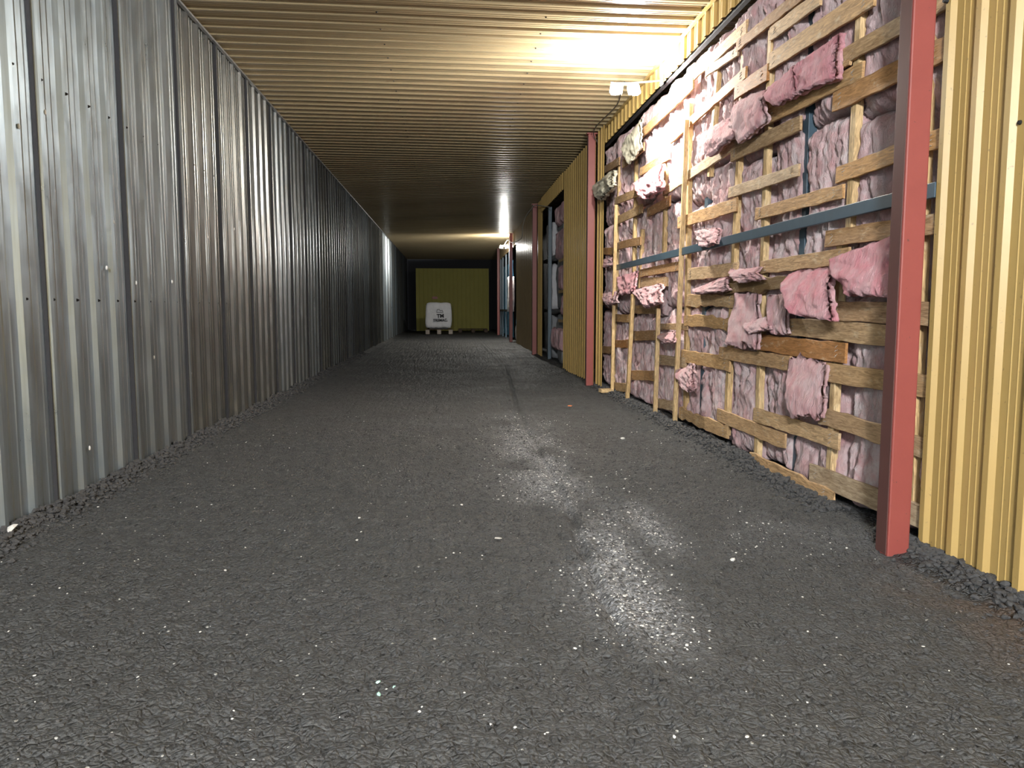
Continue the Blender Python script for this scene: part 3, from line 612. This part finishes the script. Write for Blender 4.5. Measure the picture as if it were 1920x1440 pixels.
# ------------------------------------------------------------------ lamps
def lamp(x, y, z, label, power, ywall):
    t = empty('flood_lamp', (x, y, z), label, 'lamp', 'flood lamps on the right wall')
    def part(nm, bm, mat, smooth=False):
        o = link(nm, from_bm(nm, bm, smooth), M[mat], t); o.matrix_parent_inverse = Matrix(); return o
    for s in (-1, 1):                                              # two heads on one bar
        rot = Matrix.Rotation(math.radians(35) * s, 4, 'Z') @ Matrix.Rotation(math.radians(-18), 4, 'X')
        bm = bmesh.new(); bm_box(bm, (0, 0, 0), (0.15, 0.06, 0.12), rot, 0.008)
        for j in range(5): bm_box(bm, rot @ Vector((-0.05 + j * 0.025, 0.045, 0)), (0.006, 0.03, 0.10), rot)
        bmesh.ops.translate(bm, vec=(0.11 * s - 0.05, 0, 0), verts=bm.verts); hd = part('lamp_head', bm, 'steel')
        bm = bmesh.new(); bm_box(bm, rot @ Vector((0, -0.034, 0)), (0.13, 0.012, 0.10), rot, 0.003); bmesh.ops.translate(bm, vec=(0.11 * s - 0.05, 0, 0), verts=bm.verts); ln = part('lens', bm, 'lens'); ln.parent = hd; ln.matrix_parent_inverse = Matrix()
    bm = bmesh.new(); bm_box(bm, (-0.05, 0.04, 0.075), (0.34, 0.03, 0.02)); part('cross_bar', bm, 'steel')
    bm = bmesh.new(); bm_cyl(bm, (0.0, 0.04, 0.08), (ywall - x, 0.30, 0.2), 0.012); part('arm', bm, 'steel')
    bm = bmesh.new(); bm_box(bm, (ywall - x - 0.005, 0.30, 0.2), (0.012, 0.12, 0.12), None, 0.002); part('wall_bracket', bm, 'steel')
    l = bpy.data.lights.new('lamp_glow', 'POINT'); l.energy = power; l.color = (1.0, 0.975, 0.91); l.shadow_soft_size = 0.10
    o = bpy.data.objects.new('lamp_glow', l); C.objects.link(o); o.location = (x - 0.05, y - 0.16, z - 0.03)
lamp(2.2, 9.6, 4.06, 'blazing flood lamp high on the right above the timber wall', 680, 2.69)
lamp(2.36, 33.3, 4.0, 'small bright lamp far down the right wall', 650, 2.60)
tag(tube('power_cable', [(2.15, 9.65, 4.16), (2.36, 10.8, 4.40), (2.52, 11.8, 4.44), (2.47, 13.1, 4.44), (2.50, 13.6, 4.40), (2.60, 13.75, 4.30)], 0.008, M['darkcable']), 'dark thin cable drooping from the blazing lamp to the second red post', 'cable')
tag(tube('power_cable', [(2.60, 20.2, 4.0), (2.47, 22.6, 4.36), (2.42, 23.1, 4.33), (2.33, 24.0, 4.2), (2.30, 24.6, 3.95), (2.38, 26.0, 3.72), (2.25, 28.0, 3.75), (2.30, 31.0, 4.1), (2.33, 33.2, 4.1)], 0.012, M['cable']), 'pale cable looping past the third red post toward the far lamp', 'cable')

# ------------------------------------------------------------------ open bay with stored bags
def bag(name, c, s, mat, label, cat='bag', group=None, seed=0, loc=True):
    bm = bmesh.new(); bmesh.ops.create_cube(bm, size=1.0); bmesh.ops.subdivide_edges(bm, edges=bm.edges[:], cuts=9, use_grid_fill=True)
    for v in bm.verts:
        p = v.co; e = sorted([0.5 - abs(p.x), 0.5 - abs(p.y), 0.5 - abs(p.z)]); rr = 0.10
        bul = 1 + 0.06 * (1 - (2 * p.z) ** 2); p2 = Vector((p.x * s[0] * bul, p.y * s[1] * bul, p.z * s[2]))
        dirv = Vector((p.x, p.y, p.z)); k = max(0.0, 0.08 - e[1]) / 0.08; p2 -= Vector((p.x * s[0], p.y * s[1], p.z * s[2])) * 0.045 * k
        a = np.array([p.x * 4 + seed]); b = np.array([p.z * 4 + p.y * 3]); p2 += dirv * float(fbm(a, b, seed)[0]) * 0.05
        v.co = p2
    o = link(name, from_bm(name, bm, True), mat, None, c); return tag(o, label, cat, group)
rk = empty('storage_rack', (2.75, 20.5, 0), 'blue steel storage rack standing in the open bag bay', 'rack')
for y, x in ((20.95, 2.69), (18.3, 3.2), (22.6, 3.2)):
    bm = bmesh.new(); bm_box(bm, (x, y, 2.05), (0.09, 0.13, 4.1), None, 0.004); link('upright', from_bm('upright', bm), M['blue'], rk)
for z in (1.33, 2.74):
    bm = bmesh.new(); bm_box(bm, (2.98, 20.4, z), (0.5, 4.6, 0.09), None, 0.004); link('shelf_beam', from_bm('shelf_beam', bm), M['black'], rk)
bag('bulk_bag', (3.0, 19.45, 0.64), (0.46, 1.2, 1.22), M['greybag'], 'lowest grey bag in the open bay beside the blue upright', group='bags in the open bay', seed=2)
bag('bulk_bag', (3.0, 19.45, 2.03), (0.46, 1.25, 1.25), M['greybag'], 'middle grey bag in the open bay beside the blue upright', group='bags in the open bay', seed=5)
bag('bulk_bag', (3.0, 19.5, 3.35), (0.46, 1.2, 1.1), M['greybag'], 'topmost grey bag in the open bay, right of the blue upright', group='bags in the open bay', seed=8)
bag('bulk_bag', (3.02, 22.0, 2.0), (0.42, 1.2, 1.25), M['bag'], 'white bag seen through the bay left of the blue upright, middle shelf', group='bags in the open bay', seed=11)
bag('bulk_bag', (3.02, 22.0, 3.3), (0.42, 1.2, 0.95), M['bag'], 'white bag seen through the bay left of the blue upright, top shelf', group='bags in the open bay', seed=14)
bag('bulk_bag', (3.02, 22.0, 0.62), (0.42, 1.2, 1.2), M['greybag'], 'dim bag seen through the bay left of the blue upright, on the floor', group='bags in the open bay', seed=17)
for i, (y0, y1, z0, z1, lb) in enumerate(((18.25, 19.85, 3.46, 3.95, 'topmost'), (18.25, 19.85, 2.62, 3.33, 'second from the top'), (18.05, 19.35, 1.84, 2.46, 'third from the top'), (17.95, 18.75, 1.2, 1.74, 'fourth from the top'), (18.55, 20.55, 0.34, 0.9, 'lowest'))):
    tag(link('wool_roll', batt_mesh(y0, y1, z0, z1, 2.70, 0.10, 700 + i * 9, 0.03, 0.06), M['flap']), 'pink wool piece, %s of five, edging the open bag bay' % lb, 'insulation', 'wool pieces in the open bay')
tl = empty('timber_lattice', (2.68, 18.0, 0), 'narrow timber frame at the near side of the open bag bay', 'timber wall')
board('stud', 18.02, 4.0, 18.05, 0.02, 0.08, 2.68, 0.07, M['plank'], tl, 500)
for i, z in enumerate((2.54, 1.80, 1.1)): board('plank', 18.9, z, 17.86, z, 0.07, 2.655, 0.022, M['stud'], tl, 505 + i)

# far bay lit by the second lamp
rk = empty('storage_rack', (2.7, 36.0, 0), 'blue steel rack in the far bay behind the far lamp', 'rack')
for y in (34.2, 36.4, 38.6, 40.2):
    bm = bmesh.new(); bm_box(bm, (2.62, y, 1.95), (0.08, 0.14, 3.9), None, 0.004); link('upright', from_bm('upright', bm), M['blue'], rk)
for z in (1.3,):
    bm = bmesh.new(); bm_box(bm, (2.60, 37.2, z), (0.06, 6.6, 0.09), None, 0.004); link('shelf_beam', from_bm('shelf_beam', bm), M['black'], rk)
def sheet(name, y0, y1, z0, z1, x, mat, label, seed):
    n = 20; U, V_ = np.meshgrid(np.linspace(0, 1, n + 1), np.linspace(0, 1, n + 1)); Yg = y0 + U * (y1 - y0); Zg = z0 + V_ * (z1 - z0); d = 0.04 * fbm(Yg * 2.5, Zg * 0.6, seed)
    P = np.stack([x - d, Yg, Zg], -1).reshape(-1, 3); Q = P + (0.012, 0, 0); m_ = n + 1; I = np.arange(n)[:, None] * m_ + np.arange(n)[None]; F = np.stack([I, I + m_, I + m_ + 1, I + 1], -1).reshape(-1, 4); N = m_ * m_
    return tag(link(name, mesh_np(name, np.concatenate([P, Q]), np.concatenate([F, F[:, ::-1] + N]), True), mat), label, 'tarpaulin', 'blue tarpaulins in the far bay')
sheet('tarpaulin', 30.55, 32.1, 0.75, 3.75, 2.74, M['tarp'], 'bright blue tarpaulin sliver lit just right of the far lamp post', 3)
sheet('tarpaulin', 34.3, 40.3, 0.1, 3.5, 2.80, M['tarp'], 'blue tarpaulin hung along the rack beyond the far lamp', 6)
bag('bulk_bag', (2.95, 31.3, 0.36), (0.5, 1.4, 0.74), M['bag'], 'white bag on the floor under the lit blue tarpaulin sliver', seed=21)
bag('bulk_bag', (2.62, 33.5, 2.0), (0.22, 0.8, 1.5), M['bag'], 'pale wrapped bundle just left of the far lamp post', seed=24)

# ------------------------------------------------------------------ far end
t = empty('corrugated_partition', (0.15, 46.6, 0), 'olive ribbed metal partition closing the far end of the tunnel', 'partition')
def endsheet(nm, z0, z1, yo):
    corrugated(nm, YPROF, 0.25, -2.02, 2.33, z0, z1, lambda y, d, a: (y, 46.6 - d + yo, a), 2, M['yend'], t)
endsheet('upper_sheet', 2.78, 3.76, 0.03); endsheet('lower_sheet', 0.05, 2.80, 0.0)
bm = bmesh.new(); bm_box(bm, (0.155, 46.68, 1.9), (4.4, 0.06, 3.72)); link('back_frame', from_bm('back_frame', bm), M['dark'], t)
bm = bmesh.new(); bm_box(bm, (-0.9, 46.565, 2.02), (0.32, 0.012, 0.14)); link('red_mark', from_bm('red_mark', bm), M['red'], t)
def pallet(x, y, w_, d_, h, mat_deck, mat_block, label):
    t = empty('pallet', (x, y, 0), label, 'pallet', 'pallets at the far end')
    def part(nm, c, s, m_):
        bm = bmesh.new(); bm_box(bm, c, s, None, 0.004); o = link(nm, from_bm(nm, bm), m_, t); o.matrix_parent_inverse = Matrix()
    for i in range(7): part('deck_board', (0, -d_ / 2 + d_ * (i + 0.5) / 7, h - 0.012), (w_, d_ / 7 - 0.03, 0.024), mat_deck)
    for sx in (-1, 0, 1):
        part('stringer_board', (sx * (w_ / 2 - 0.08), 0, h - 0.036), (0.16, d_, 0.024), mat_deck)
        part('skid', (sx * (w_ / 2 - 0.08), 0, 0.013), (0.16, d_, 0.026), mat_deck)
        for sy in (-1, 0, 1): part('block', (sx * (w_ / 2 - 0.09), sy * (d_ / 2 - 0.07), h / 2 - 0.01), (0.21, 0.14, h - 0.06), mat_block)
pallet(-0.60, 42.4, 1.42, 1.1, 0.28, M['darkwood'], M['palewood'], 'pallet with pale block ends carrying the white printed bag')
pallet(1.33, 45.7, 1.68, 1.1, 0.2, M['darkwood'], M['darkwood'], 'dark empty pallet on the floor before the olive partition')
bb = empty('bulk_bag', (-0.62, 42.4, 0.28), 'white bulk bag with black printed logo on a pallet at the far end', 'bag')
b_ = bag('bag_body', (0, 0, 0.74), (1.34, 1.0, 1.36), M['bag'], None, None, seed=31); b_.parent = bb
bm = bmesh.new(); bm_box(bm, (0, 0, 0.06), (1.0, 0.9, 0.10), None, 0.02); o = link('bag_gap', from_bm('bag_gap', bm), M['black'], bb); o.matrix_parent_inverse = Matrix()  # black block standing in for the dark gap between bag and pallet
def text(nm, s, size, x, z, mat, bold=0.0):
    cu = bpy.data.curves.new(nm, 'FONT'); cu.body = s; cu.size = size; cu.align_x = 'CENTER'; cu.extrude = 0.003; cu.offset = bold
    tmp = bpy.data.objects.new(nm, cu); C.objects.link(tmp); me = bpy.data.meshes.new_from_object(tmp.evaluated_get(bpy.context.evaluated_depsgraph_get()))
    bpy.data.objects.remove(tmp); bpy.data.curves.remove(cu)
    o = link(nm, me, mat, bb); o.matrix_parent_inverse = Matrix(); o.location = (x, -0.585, z); o.rotation_euler = (math.pi / 2, math.radians(-2), 0); return o
text('printed_name', 'TREMAC.', 0.19, 0.10, 0.42, M['ink'], 0.006); text('printed_emblem', 'TM', 0.27, 0.10, 0.62, M['ink'], 0.010)
bm = bmesh.new()
for (x0, z0, x1, z1) in ((-0.10, 0.90, 0.24, 0.90), (-0.10, 0.90, -0.06, 1.06), (0.24, 0.90, 0.20, 1.02), (-0.06, 1.06, 0.06, 1.06), (0.06, 1.06, 0.10, 0.98), (0.10, 0.98, 0.20, 1.02)):
    bm_cyl(bm, (x0, -0.587, z0), (x1, -0.587, z1), 0.010, n=6)
o = link('printed_outline', from_bm('printed_outline', bm), M['grey_ink'], bb); o.matrix_parent_inverse = Matrix()
